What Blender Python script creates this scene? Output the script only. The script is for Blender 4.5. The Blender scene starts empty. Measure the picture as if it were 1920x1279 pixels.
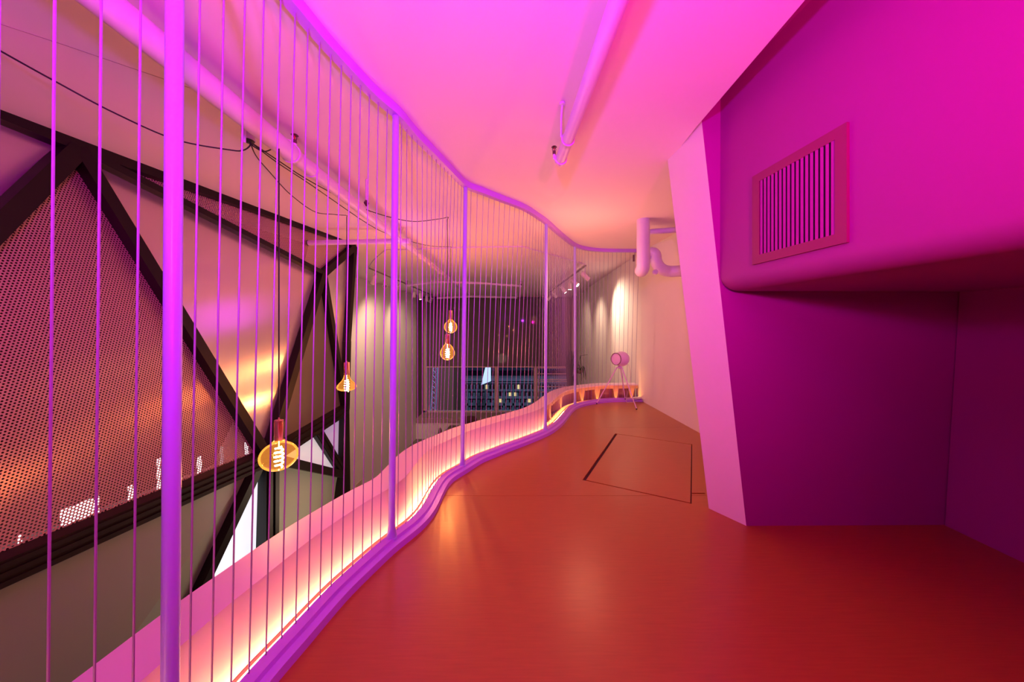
import bpy, bmesh, math, random
from mathutils import Vector, Matrix
random.seed(4)
PI = math.pi
SC = bpy.context.scene
COL = SC.collection
# ------------------------------------------------------------------ camera, world, lights, exposure
F, CX, CY, EYE = 600.0, 985.0, 612.0, 1.40
cam_d = bpy.data.cameras.new('camera'); cam = bpy.data.objects.new('camera', cam_d); COL.objects.link(cam)
cam_d.sensor_width = 36.0; cam_d.lens = F / 1920 * 36.0
cam_d.shift_x = -(CX - 960) / 1920; cam_d.shift_y = -(639.5 - CY) / 1920
cam_d.clip_start = 0.03; cam_d.clip_end = 300
cam.location = (0, 0, EYE); cam.rotation_euler = (PI / 2, 0, 0)
SC.camera = cam
w = bpy.data.worlds.new('night'); SC.world = w; w.use_nodes = True
w.node_tree.nodes['Background'].inputs[0].default_value = (0.010, 0.014, 0.030, 1)
w.node_tree.nodes['Background'].inputs[1].default_value = 1.0
vs = SC.view_settings
vs.view_transform = 'Standard'; vs.look = 'None'; vs.gamma = 1.0; vs.exposure = 0.30; vs.use_curve_mapping = False

def lamp(kind, name, loc, energy, color, size=0.1, target=None, **kw):
    d = bpy.data.lights.new(name, kind); d.energy = energy; d.color = color
    if kind == 'AREA':
        d.shape = kw.get('shape', 'RECTANGLE'); d.size = size; d.size_y = kw.get('size_y', size)
    elif kind in ('POINT', 'SPOT'):
        d.shadow_soft_size = size
        if kind == 'SPOT':
            d.spot_size = kw.get('angle', 1.0); d.spot_blend = kw.get('blend', 0.6)
    o = bpy.data.objects.new(name, d); COL.objects.link(o); o.location = loc
    if target is not None:
        o.rotation_euler = (Vector(target) - Vector(loc)).to_track_quat('-Z', 'Y').to_euler()
    return o

MAG = (1.0, 0.0, 0.42)
VIO = (0.50, 0.035, 1.0)
WARM = (1.0, 0.36, 0.13)
# coloured stage lamps behind the photographer, tilted up at the ceiling
lamp('SPOT', 'magenta_lamp', (0.75, -0.85, 1.80), 330, MAG, 0.10, target=(0.10, 1.2, 3.6), angle=2.95, blend=1.0)
lamp('SPOT', 'violet_lamp', (-0.25, -0.45, 1.95), 250, VIO, 0.07, target=(-0.35, 1.4, 3.4), angle=2.95, blend=1.0)
lamp('POINT', 'panel_highlight_fill', (-1.67, 4.39, 2.08), 6, (0.6, 0.02, 1.0), 0.25)  # added violet light for the screen panel's highlight, no fixture
# added warm fill lights hanging in mid-air, without any fixture
lamp('AREA', 'hall_ceiling_fill', (-1.6, 5.6, 0.9), 22, (1.0, 0.30, 0.15), 1.6, target=(-1.6, 5.4, 3.0), size_y=3.0)
lamp('POINT', 'lower_panel_fill', (-1.9, 4.2, -1.2), 34, (1.0, 0.74, 0.52), 0.4)
lamp('POINT', 'gallery_fill', (0.75, 4.1, 2.0), 20, (1.0, 0.38, 0.20), 0.25)
lamp('AREA', 'outside_fill', (0, 17.5, 9), 3600, (0.45, 0.62, 1.0), 3.0, target=(0, 41, -3))  # added blue light on the buildings outside, no lamp there

# ------------------------------------------------------------------ helpers
def P(px, py, d):
    return Vector(((px - CX) / F * d, d, EYE - (py - CY) / F * d))

def mat(name, color, rough=0.6, metal=0.0, emit=None, strength=0.0, coat=0.0, spec=0.5, noise=0.0, nscale=8.0,
        stretch=(1, 1, 1), bump=0.0, color2=None, coat_rough=0.1, aniso=0.0):
    m = bpy.data.materials.new(name); m.use_nodes = True
    nt = m.node_tree; b = nt.nodes['Principled BSDF']
    b.inputs['Base Color'].default_value = (*color, 1)
    b.inputs['Roughness'].default_value = rough; b.inputs['Metallic'].default_value = metal
    b.inputs['Specular IOR Level'].default_value = spec
    b.inputs['Coat Weight'].default_value = coat; b.inputs['Coat Roughness'].default_value = coat_rough
    if emit:
        b.inputs['Emission Color'].default_value = (*emit, 1); b.inputs['Emission Strength'].default_value = strength
    if noise > 0 or bump > 0:
        tc = nt.nodes.new('ShaderNodeTexCoord'); mp = nt.nodes.new('ShaderNodeMapping')
        mp.inputs['Scale'].default_value = stretch
        nz = nt.nodes.new('ShaderNodeTexNoise'); nz.inputs['Scale'].default_value = nscale
        nz.inputs['Detail'].default_value = 5
        nt.links.new(tc.outputs['Object'], mp.inputs['Vector']); nt.links.new(mp.outputs['Vector'], nz.inputs['Vector'])
        if noise > 0:
            cr = nt.nodes.new('ShaderNodeMix'); cr.data_type = 'RGBA'
            c2 = color2 or tuple(max(0, c * (1 - noise)) for c in color)
            cr.inputs[6].default_value = (*c2, 1); cr.inputs[7].default_value = (*color, 1)
            nt.links.new(nz.outputs['Fac'], cr.inputs[0]); nt.links.new(cr.outputs[2], b.inputs['Base Color'])
        if bump > 0:
            bp = nt.nodes.new('ShaderNodeBump'); bp.inputs['Strength'].default_value = bump
            bp.inputs['Distance'].default_value = 0.004
            nt.links.new(nz.outputs['Fac'], bp.inputs['Height']); nt.links.new(bp.outputs['Normal'], b.inputs['Normal'])
    return m

def glass_mat(name, tint, gloss=0.08, rough=0.02):
    m = bpy.data.materials.new(name); m.use_nodes = True
    nt = m.node_tree; nt.nodes.clear()
    out = nt.nodes.new('ShaderNodeOutputMaterial'); mx = nt.nodes.new('ShaderNodeMixShader')
    tr = nt.nodes.new('ShaderNodeBsdfTransparent'); tr.inputs[0].default_value = (*tint, 1)
    gl = nt.nodes.new('ShaderNodeBsdfGlossy'); gl.inputs['Roughness'].default_value = rough
    gl.inputs[0].default_value = (1, 1, 1, 1)
    fr = nt.nodes.new('ShaderNodeLayerWeight'); fr.inputs['Blend'].default_value = gloss
    nt.links.new(fr.outputs['Fresnel'], mx.inputs[0]); nt.links.new(tr.outputs[0], mx.inputs[1])
    nt.links.new(gl.outputs[0], mx.inputs[2]); nt.links.new(mx.outputs[0], out.inputs[0])
    return m

def brushed(m, aniso, rot):
    nt = m.node_tree; b = nt.nodes['Principled BSDF']; t = nt.nodes.new('ShaderNodeTangent'); t.direction_type = 'UV_MAP'; t.uv_map = 'UVMap'
    b.inputs['Anisotropic'].default_value = aniso; b.inputs['Anisotropic Rotation'].default_value = rot
    nt.links.new(t.outputs[0], b.inputs['Tangent'])
def perforated_mat(name, color, pitch):
    m = bpy.data.materials.new(name); m.use_nodes = True
    nt = m.node_tree; b = nt.nodes['Principled BSDF']; out = nt.nodes['Material Output']
    b.inputs['Base Color'].default_value = (*color, 1)
    b.inputs['Roughness'].default_value = 0.30; b.inputs['Metallic'].default_value = 0.35
    uv = nt.nodes.new('ShaderNodeUVMap'); uv.uv_map = 'UVMap'
    lens = []
    for off in (0.0, 0.5):
        mp = nt.nodes.new('ShaderNodeMapping'); mp.inputs['Scale'].default_value = (1 / pitch, 1 / (pitch * 1.732), 1)
        mp.inputs['Location'].default_value = (off, off, 0)
        fr = nt.nodes.new('ShaderNodeVectorMath'); fr.operation = 'FRACTION'
        sb = nt.nodes.new('ShaderNodeVectorMath'); sb.operation = 'SUBTRACT'; sb.inputs[1].default_value = (.5, .5, 0)
        ml = nt.nodes.new('ShaderNodeVectorMath'); ml.operation = 'MULTIPLY'; ml.inputs[1].default_value = (1, 1.732, 0)
        ln = nt.nodes.new('ShaderNodeVectorMath'); ln.operation = 'LENGTH'
        nt.links.new(uv.outputs[0], mp.inputs[0]); nt.links.new(mp.outputs[0], fr.inputs[0])
        nt.links.new(fr.outputs[0], sb.inputs[0]); nt.links.new(sb.outputs[0], ml.inputs[0])
        nt.links.new(ml.outputs[0], ln.inputs[0]); lens.append(ln)
    mn = nt.nodes.new('ShaderNodeMath'); mn.operation = 'MINIMUM'
    nt.links.new(lens[0].outputs['Value'], mn.inputs[0]); nt.links.new(lens[1].outputs['Value'], mn.inputs[1])
    lt = nt.nodes.new('ShaderNodeMath'); lt.operation = 'LESS_THAN'; lt.inputs[1].default_value = 0.31
    nt.links.new(mn.outputs[0], lt.inputs[0])
    tr = nt.nodes.new('ShaderNodeBsdfTransparent'); mx = nt.nodes.new('ShaderNodeMixShader')
    nt.links.new(lt.outputs[0], mx.inputs[0]); nt.links.new(b.outputs[0], mx.inputs[1]); nt.links.new(tr.outputs[0], mx.inputs[2])
    nt.links.new(mx.outputs[0], out.inputs[0])
    return m

M = {}
M['white'] = mat('white_plaster', (0.80, 0.76, 0.74), 0.75, noise=0.06, nscale=1.6)
M['ceiling'] = mat('ceiling_lamp_tint', (0.85, 0.69, 0.79), 0.8, noise=0.05, nscale=1.2)  # pink cast of the coloured lamps mixed into the base colour
M['niche'] = mat('niche_plaster_lamp_tint', (0.34, 0.012, 0.24), 0.7, noise=0.05, nscale=1.5)  # magenta lamplight put into the plaster colour
M['pipe'] = mat('pipe_lamp_tint', (0.72, 0.56, 0.82), 0.38)  # violet lamplight tinted into the white pipes
M['pole'] = mat('pole_lamp_tint', (0.40, 0.40, 0.85), 0.32)  # violet lamplight painted into the white poles
M['rail'] = mat('rail_lamp_tint', (0.50, 0.22, 0.85), 0.35)  # violet lamplight painted into kerb and top rail
M['wire'] = mat('steel_wire', (0.34, 0.26, 0.46), 0.40, metal=0.3)
M['floor'] = mat('red_brown_floor', (0.42, 0.122, 0.018), 0.36, coat=0.25, coat_rough=0.22, noise=0.28, nscale=5.0,
                 stretch=(1.2, 22, 1), bump=0.08, spec=0.5)
M['groove'] = mat('dark_underlayer', (0.05, 0.02, 0.015), 0.9)  # even dark brown under floor seams, behind grille and screen
M['lower_floor'] = mat('grey_lower_floor', (0.20, 0.18, 0.15), 0.55, noise=0.2, nscale=3)
M['ledge'] = mat('ledge_lamp_tint', (0.68, 0.52, 0.62), 0.5)  # pinkish lamplight mixed into the white ledge's colour
M['wood'] = mat('pale_wood', (0.72, 0.45, 0.22), 0.5, noise=0.25, nscale=6, stretch=(1, 1, 6))
M['led'] = mat('led_diffuser', (1, 0.8, 0.5), 0.5, emit=(1.0, 0.47, 0.12), strength=27)
M['acrylic'] = mat('glossy_backing', (0.34, 0.13, 0.16), 0.12, coat=0.3)
M['black'] = mat('black_cable', (0.012, 0.010, 0.012), 0.5)
M['beam'] = mat('dark_bronze_frame', (0.009, 0.005, 0.004), 0.5, spec=0.25)
M['metal_panel'] = mat('satin_metal_panel', (0.62, 0.54, 0.52), 0.27, metal=0.8)
M['matte_panel'] = mat('matte_beige_panel', (0.26, 0.30, 0.235), 0.50)
M['grille'] = mat('grille_lamp_tint', (0.26, 0.008, 0.10), 0.55)  # red-magenta lamplight put into the grille frame's colour
M['brown_panel'] = mat('dark_brown_panel', (0.10, 0.09, 0.075), 0.5)
M['blind_seam'] = mat('ceiling_seam', (0.45, 0.30, 0.36), 0.8)
M['perf'] = perforated_mat('perforated_metal', (0.48, 0.30, 0.26), 0.0185)
brushed(M['metal_panel'], 0.75, 0.0); brushed(M['perf'], 0.75, 0.0)
M['lit_white'] = mat('lit_frosted_window', (0.8, 0.85, 0.9), 0.4, emit=(0.80, 0.90, 0.95), strength=0.80)
M['lit_grey'] = mat('lit_grey_window', (0.6, 0.65, 0.7), 0.35, emit=(0.50, 0.55, 0.60), strength=0.55)
M['lit_blue'] = mat('dim_violet_window', (0.4, 0.4, 0.5), 0.35, emit=(0.22, 0.20, 0.38), strength=0.6)
M['slot'] = mat('bright_light_slot', (1, 1, 1), 0.5, emit=(1.0, 0.95, 0.95), strength=3.0)
M['copper'] = mat('copper_socket', (0.85, 0.45, 0.38), 0.22, metal=1.0)
M['amber'] = glass_mat('amber_bulb_glass', (1.0, 0.80, 0.50), 0.12)
nt_ = M['amber'].node_tree; em_ = nt_.nodes.new('ShaderNodeEmission'); em_.inputs[0].default_value = (1.0, 0.36, 0.06, 1); em_.inputs[1].default_value = 0.24
ad_ = nt_.nodes.new('ShaderNodeAddShader'); o_ = [n for n in nt_.nodes if n.type == 'OUTPUT_MATERIAL'][0]; src_ = o_.inputs[0].links[0].from_socket
nt_.links.new(src_, ad_.inputs[0]); nt_.links.new(em_.outputs[0], ad_.inputs[1]); nt_.links.new(ad_.outputs[0], o_.inputs[0])
M['filament'] = mat('hot_filament', (1, 0.7, 0.3), 0.5, emit=(1.0, 0.62, 0.30), strength=60)
M['pane'] = glass_mat('window_glass', (0.82, 0.85, 0.88), 0.10)
M['jamb'] = mat('dark_window_jamb', (0.16, 0.12, 0.11), 0.5)
M['blind'] = mat('brown_roller_blind', (0.15, 0.12, 0.12), 0.7, coat=0.2, coat_rough=0.04, noise=0.1, nscale=2)
M['frame'] = mat('pale_window_frame', (0.62, 0.50, 0.42), 0.5)
M['sill'] = mat('taupe_sill', (0.36, 0.27, 0.24), 0.6)
M['spot'] = mat('white_spotlight_body', (0.70, 0.66, 0.64), 0.4)
M['lens'] = mat('lit_lens', (1, 1, 1), 0.3, emit=(1.0, 0.82, 0.62), strength=22)
M['lens_off'] = mat('dark_lens', (0.2, 0.2, 0.2), 0.2)
M['track'] = mat('grey_track', (0.22, 0.18, 0.17), 0.5)
M['sprinkler'] = mat('sprinkler_bronze', (0.18, 0.08, 0.12), 0.3, metal=0.8)
M['glassbulb_red'] = mat('red_glass_bulb', (0.6, 0.02, 0.03), 0.1)
M['leaf'] = mat('dark_green_leaf', (0.045, 0.075, 0.025), 0.5, noise=0.4, nscale=20)
M['chair'] = mat('dark_brown_upholstery', (0.070, 0.022, 0.014), 0.6)
M['table'] = mat('taupe_table', (0.17, 0.12, 0.09), 0.5)
M['stone'] = mat('night_stone', (0.24, 0.26, 0.26), 0.8, noise=0.3, nscale=1)
M['dark_glass'] = mat('dark_window_glass', (0.03, 0.015, 0.012), 0.2)
M['warm_window'] = mat('warm_lit_window', (0.8, 0.6, 0.2), 0.5, emit=(1.0, 0.72, 0.25), strength=0.8)
M['brown_facade'] = mat('brown_facade', (0.42, 0.17, 0.08), 0.8, emit=(0.20, 0.10, 0.06), strength=0.0)
M['reflection'] = mat('reflection_glow', (0.8, 0.85, 0.9), 0.5, emit=(0.62, 0.74, 1.0), strength=0.8)  # bright reflection painted as a glowing surface
M['mast'] = mat('galvanised_lattice', (0.75, 0.73, 0.8), 0.5)
M['asphalt'] = mat('night_street', (0.04, 0.04, 0.045), 0.7)

def link_mesh(name, verts, faces, m, parent=None, smooth=False, uvs=None):
    me = bpy.data.meshes.new(name); me.from_pydata([tuple(v) for v in verts], [], faces); me.update()
    bm = bmesh.new(); bm.from_mesh(me); bmesh.ops.recalc_face_normals(bm, faces=bm.faces); bm.to_mesh(me); bm.free()
    return link(name, me, m, parent, smooth)

def link(name, me, m, parent=None, smooth=False, angle=0.7):
    if m is not None and not me.materials: me.materials.append(m)
    if smooth:
        me.polygons.foreach_set('use_smooth', [True] * len(me.polygons))
        try: me.set_sharp_from_angle(angle=angle)
        except Exception: pass
    o = bpy.data.objects.new(name, me); COL.objects.link(o)
    if parent is not None:
        o.parent = parent; o.matrix_parent_inverse = Matrix.Translation(-parent.location)
    return o

def thing(name, label, cat, loc=(0, 0, 0), group=None):
    o = bpy.data.objects.new(name, None); COL.objects.link(o); o.location = loc
    o.empty_display_size = 0.1
    return tag(o, label, cat, group)
def tag(o, label, cat, group=None):
    o['label'] = label; o['category'] = cat
    if group: o['group'] = group
    return o
def struct(o, label=None):
    o['kind'] = 'structure'
    if label: o['label'] = label
    return o

class MB:
    def __init__(s): s.v = []; s.f = []
    def add(s, vs, fs):
        n = len(s.v); s.v += [Vector(v) for v in vs]; s.f += [tuple(i + n for i in f) for f in fs]; return s
    def box(s, a, b):
        x0, y0, z0 = a; x1, y1, z1 = b
        return s.add([(x0, y0, z0), (x1, y0, z0), (x1, y1, z0), (x0, y1, z0), (x0, y0, z1), (x1, y0, z1), (x1, y1, z1), (x0, y1, z1)],
                     [(0, 3, 2, 1), (4, 5, 6, 7), (0, 1, 5, 4), (1, 2, 6, 5), (2, 3, 7, 6), (3, 0, 4, 7)])
    def bar(s, a, b, w, h, up=(0, 0, 1)):
        a = Vector(a); b = Vector(b); d = (b - a).normalized(); up = Vector(up)
        sx = d.cross(up)
        if sx.length < 1e-4: sx = d.cross(Vector((1, 0, 0)))
        sx.normalize(); u = sx.cross(d).normalized()
        q = [(-1, -1), (1, -1), (1, 1), (-1, 1)]
        return s.add([p + sx * (w / 2 * i) + u * (h / 2 * j) for p in (a, b) for i, j in q],
                     [(0, 1, 2, 3), (7, 6, 5, 4), (0, 4, 5, 1), (1, 5, 6, 2), (2, 6, 7, 3), (3, 7, 4, 0)])
    def tube(s, pts, r, n=10, caps=True):
        pts = [Vector(p) for p in pts]; rs = r if isinstance(r, (list, tuple)) else [r] * len(pts)
        rings = []; ref = None
        for i, p in enumerate(pts):
            t = (pts[min(i + 1, len(pts) - 1)] - pts[max(i - 1, 0)]).normalized()
            if ref is None:
                ref = t.cross(Vector((0, 0, 1)))
                if ref.length < 1e-3: ref = Vector((1, 0, 0))
            ref = (ref - t * ref.dot(t)).normalized(); bi = t.cross(ref)
            rings.append([p + (ref * math.cos(2 * PI * k / n) + bi * math.sin(2 * PI * k / n)) * rs[i] for k in range(n)])
        vs = [v for R in rings for v in R]; fs = []
        for i in range(len(pts) - 1):
            for k in range(n):
                k2 = (k + 1) % n; fs.append((i * n + k, i * n + k2, (i + 1) * n + k2, (i + 1) * n + k))
        if caps: fs.append(tuple(range(n - 1, -1, -1))); fs.append(tuple((len(pts) - 1) * n + k for k in range(n)))
        return s.add(vs, fs)
    def lathe(s, base, axis, prof, n=24, caps=True):
        base = Vector(base); axis = Vector(axis).normalized()
        e1 = axis.cross(Vector((0, 0, 1)))
        if e1.length < 1e-3: e1 = Vector((1, 0, 0))
        e1.normalize(); e2 = axis.cross(e1)
        vs = []; fs = []
        for r, h in prof:
            for k in range(n):
                a = 2 * PI * k / n
                vs.append(base + axis * h + (e1 * math.cos(a) + e2 * math.sin(a)) * max(r, 1e-4))
        for i in range(len(prof) - 1):
            for k in range(n):
                k2 = (k + 1) % n; fs.append((i * n + k, i * n + k2, (i + 1) * n + k2, (i + 1) * n + k))
        if caps: fs.append(tuple(range(n - 1, -1, -1))); fs.append(tuple((len(prof) - 1) * n + k for k in range(n)))
        return s.add(vs, fs)
    def prism(s, poly, off):
        n = len(poly); off = Vector(off)
        return s.add([Vector(p) for p in poly] + [Vector(p) + off for p in poly],
                     [tuple(range(n)), tuple(range(2 * n - 1, n - 1, -1))] + [(i, (i + 1) % n, n + (i + 1) % n, n + i) for i in range(n)])
    def hexa(s, b, t):  # bottom ring, top ring
        n = len(b)
        return s.add(list(b) + list(t), [tuple(range(n - 1, -1, -1)), tuple(range(n, 2 * n))] + [(i, (i + 1) % n, n + (i + 1) % n, n + i) for i in range(n)])
    def build(s, name, m, parent=None, smooth=False):
        return link_mesh(name, s.v, s.f, m, parent, smooth)

def catmull(pts, step=8):
    out = []
    for i in range(len(pts) - 1):
        p0 = Vector(pts[max(i - 1, 0)]); p1 = Vector(pts[i]); p2 = Vector(pts[i + 1]); p3 = Vector(pts[min(i + 2, len(pts) - 1)])
        for k in range(step):
            t = k / step
            out.append(0.5 * ((2 * p1) + (p2 - p0) * t + (2 * p0 - 5 * p1 + 4 * p2 - p3) * t * t + (3 * p1 - p0 - 3 * p2 + p3) * t ** 3))
    out.append(Vector(pts[-1])); return out

class Path:
    def __init__(s, pts, step=0.03, smooth=2):
        c = catmull(pts, 10)
        s.p = c; s.acc()
        n = int(s.L / step); q = [s.at(s.L * i / n) for i in range(n + 1)]
        for _ in range(smooth * 3):
            q = [q[0]] + [(q[i - 1] + q[i] * 2 + q[i + 1]) / 4 for i in range(1, n)] + [q[-1]]
        s.p = q; s.acc()
    def acc(s):
        s.s = [0.0]
        for i in range(1, len(s.p)): s.s.append(s.s[-1] + (s.p[i] - s.p[i - 1]).length)
        s.L = s.s[-1]
    def at(s, d):
        d = max(0, min(s.L, d)); lo = 0; hi = len(s.s) - 1
        while hi - lo > 1:
            m = (lo + hi) // 2
            if s.s[m] <= d: lo = m
            else: hi = m
        t = (d - s.s[lo]) / max(1e-9, s.s[hi] - s.s[lo]); return s.p[lo].lerp(s.p[hi], t)
    def near(s, q):
        q = Vector(q); return s.s[min(range(len(s.p)), key=lambda i: (s.p[i] - q).length)]
    def normal(s, d):
        t = (s.at(d + 0.02) - s.at(d - 0.02)).normalized(); return Vector((-t.y, t.x))
    def off(s, d, o, z):
        p = s.at(d); n = s.normal(d); return Vector((p.x + n.x * o, p.y + n.y * o, z))
    def sweep(s, section, a=0, b=None, step=0.04):
        b = s.L if b is None else b; n = max(2, int((b - a) / step)); m = MB(); k = len(section); vs = []; fs = []
        for i in range(n + 1):
            d = a + (b - a) * i / n
            for o, z in section: vs.append(s.off(d, o, z))
        for i in range(n):
            for j in range(k):
                j2 = (j + 1) % k; fs.append((i * k + j, i * k + j2, (i + 1) * k + j2, (i + 1) * k + j))
        fs.append(tuple(range(k))); fs.append(tuple(n * k + j for j in range(k - 1, -1, -1)))
        return m.add(vs, fs)

def plan(px, py):                      # a point of the kerb top (z = .06) seen at a pixel
    d = 804.0 / (py - 612); return ((px - CX) / F * d, d)
def plan_top(px, py):
    d = 804.0 / (612 - py); return ((px - CX) / F * d, d)
BOT = Path([(-1.09, -0.75), (-1.10, -0.2), (-1.10, 0.3), (-1.092, 0.7), (-1.067, 0.95)] +
           [plan(*q) for q in [(481, 1256), (541.6, 1192), (592, 1137), (634, 1093), (674, 1057), (710.5, 1024.5), (735.7, 1004),
            (774, 976), (798, 950), (814, 920), (826, 900), (839, 887), (864, 873), (896, 853.7), (922.5, 843.7), (947.5, 833.7),
            (972.5, 825), (997.5, 815.6), (1021, 806), (1035, 797.5), (1047.5, 787.5), (1057.5, 776), (1066, 766), (1076, 758.8),
            (1097.5, 752.5), (1131.8, 747.5)]] + [(1.75, 5.985), (2.17, 6.0)])
TOP = Path([(-1.09, -0.75), (-1.10, -0.2), (-1.10, 0.3), (-1.085, 0.7), (-1.05, 0.95)] +
           [plan_top(*q) for q in [(533, 0), (608, 88), (700, 184), (743.5, 219), (771.6, 253), (811, 292), (850.5, 332), (873, 353),
            (900, 362.7), (940, 378), (980, 393), (1000, 404.6), (1024.6, 421), (1049, 442), (1079, 463.8), (1108, 471)]] +
           [(1.6, 5.80), (2.17, 5.80)])

# ------------------------------------------------------------------ room shell
HC = 2.80; LF = -3.60
YW = 15.17; XL = -4.85
XR = [(2.60, 2.30), (2.18, 6.02), (2.37, YW)]
def xcurve(y):
    best = None
    for i in range(len(BOT.p) - 1):
        a, b = BOT.p[i], BOT.p[i + 1]
        if min(a.y, b.y) <= y <= max(a.y, b.y):
            t = (y - a.y) / ((b.y - a.y) or 1e-9); return a.x + (b.x - a.x) * t
    return -1.09 if y < 0 else BOT.p[-1].x
def xright(y):
    if y < 2.30: return 3.30
    (x0, y0), (x1, y1) = (2.40, 2.30), (2.18, 6.02)
    return x0 + (x1 - x0) * (y - y0) / (y1 - y0)
def floor_strip(y0, y1, zt=0.0, zb=-0.02):
    n = max(1, int((y1 - y0) / 0.05)); L = []; R = []
    for i in range(n + 1):
        y = y0 + (y1 - y0) * i / n; xl = xcurve(min(y, 5.98)) + 0.0
        xr = 3.30 if y1 <= 2.301 else xright(max(y, 2.3001))
        if xr - xl < 0.02: continue
        L.append((xl, y)); R.append((xr, y))
    ring = L + R[::-1]
    m = MB(); n = len(ring)
    vs = [(x, y, zb) for x, y in ring] + [(x, y, zt) for x, y in ring]; fs = []
    k = len(L)
    for i in range(k - 1):
        a, b, c, d = i, i + 1, n - 2 - i, n - 1 - i
        fs.append((a, d, c, b)); fs.append((n + a, n + b, n + c, n + d))
    for i in range(n): fs.append((i, (i + 1) % n, n + (i + 1) % n, n + i))
    return m.add(vs, fs)
slab = floor_strip(-2.5, 2.30, -0.021, -0.35); s2 = floor_strip(2.3001, 5.97, -0.021, -0.35); slab.add(s2.v, s2.f)
floor = struct(slab.build('floor', M['groove']), 'red-brown gallery floor')
SHEETS = [(-2.5, -0.2), (-0.197, 0.86), (0.863, 2.30), (2.3001, 2.645), (2.648, 4.42), (4.422, 5.97)]
hq = [P(1092, 900.4, 2.917), P(1153.4, 813, 4.18), P(1297.8, 833.4, 3.796), P(1296.7, 944.8, 2.524)]
hq = [Vector((q.x, q.y, 0)) for q in hq]
def cut(o, cutters):
    for c in cutters:
        md = o.modifiers.new('b', 'BOOLEAN'); md.operation = 'DIFFERENCE'; md.object = c; md.solver = 'EXACT'
    bpy.context.view_layer.update()
    dg = bpy.context.evaluated_depsgraph_get()
    me = bpy.data.meshes.new_from_object(o.evaluated_get(dg)); o.modifiers.clear()
    old = o.data; o.data = me
    if not me.materials: me.materials.append(old.materials[0])
cutter = MB().hexa([q + Vector((0, 0, -0.04)) for q in hq], [q + Vector((0, 0, 0.04)) for q in hq]).build('cutter', M['groove'])
slotc = MB().box((P(1297, 925, 2.684).x, 2.672, -0.03), (P(1322, 925, 2.684).x, 2.690, 0.03)).build('cutter', M['groove'])
for a, b in SHEETS:
    o = floor_strip(a, b).build('floor_sheet', M['floor'], floor)
    if 2.2 < b and a > 2.3 and a < 4: cut(o, [cutter, slotc] )
bpy.data.objects.remove(cutter); bpy.data.objects.remove(slotc)
cen = sum(hq, Vector()) / 4
def inset(q, dists):
    n = len(q); lines = []
    for i in range(n):
        a, b = q[i], q[(i + 1) % n]; t = (b - a).normalized(); nrm = Vector((t.y, -t.x, 0))
        if (cen - a).dot(nrm) < 0: nrm = -nrm
        lines.append((a + nrm * dists[i], t))
    out = []
    for i in range(n):
        p, r = lines[i - 1]; q2, s = lines[i]
        den = r.x * s.y - r.y * s.x; t = ((q2.x - p.x) * s.y - (q2.y - p.y) * s.x) / den; out.append(p + r * t)
    return out
hi = inset(hq, [0.030, 0.010, 0.008, 0.014])
hatch = MB().hexa([q + Vector((0, 0, -0.02)) for q in hi], [q + Vector((0, 0, 0.0)) for q in hi]).build('floor_hatch', M['floor'])
tag(hatch, 'four-sided flush red-brown hatch panel outlined by a dark groove in the floor', 'hatch')

# gallery + hall ceiling (lower than the recess over the niche)
c = MB().prism([(XL - .2, -2.6, HC), (1.20, -2.6, HC), (1.20, 2.25, HC), (1.22, 2.7, HC), (2.8, 2.7, HC), (2.8, YW + .6, HC), (XL - .2, YW + .6, HC)], (0, 0, 0.4))
struct(c.build('ceiling', M['ceiling']))
c = MB().box((1.20, -2.6, 3.02), (3.5, 2.60, 3.2)); struct(c.build('trim_1', M['niche']), 'raised ceiling recess over the niche')
ce = bpy.data.objects['ceiling']
_q = [P(x, y, 1.4 * F / (CY - y)) for x, y in [(-60, 25), (120, 84), (430, 190), (475, 206)]]
m = MB()
for _a, _b in zip(_q, _q[1:]): m.bar(_a, _b, 0.004, 0.003)
m.build('seam', M['blind_seam'], ce)
# left hall wall, hall end, lower floor, enclosing walls
struct(MB().box((XL - 0.2, -2.6, LF), (XL, YW + .3, HC)).build('wall_left', M['white']))
m = MB(); Q = [(2.40, 2.31), (2.18, 6.02), (2.37, YW + .3)]
m.hexa([(2.40, 2.31, -0.36), (2.18, 6.02, -0.36), (3.0, 6.02, -0.36), (3.0, 2.31, -0.36)], [(2.40, 2.31, HC), (2.18, 6.02, HC), (3.0, 6.02, HC), (3.0, 2.31, HC)])
struct(m.build('wall_right', M['white']))
m = MB().hexa([(2.18, 6.021, LF), (2.37, YW + .3, LF), (3.0, YW + .3, LF), (3.0, 6.021, LF)], [(2.18, 6.021, HC), (2.37, YW + .3, HC), (3.0, YW + .3, HC), (3.0, 6.021, HC)])
struct(m.build('wall_hall_right', M['white']))
struct(MB().box((XL - .2, -2.8, LF), (3.5, -2.6, 3.1)).build('wall_rear', M['white']))
struct(MB().box((2.2, -2.6, LF), (3.0, 6.0, -0.37)).build('wall_lower_right', M['white']))
struct(MB().box((XL - .2, -2.8, LF - .2), (3.2, YW + .3, LF)).build('floor_lower', M['lower_floor']), 'grey-brown floor of the hall below')
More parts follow.
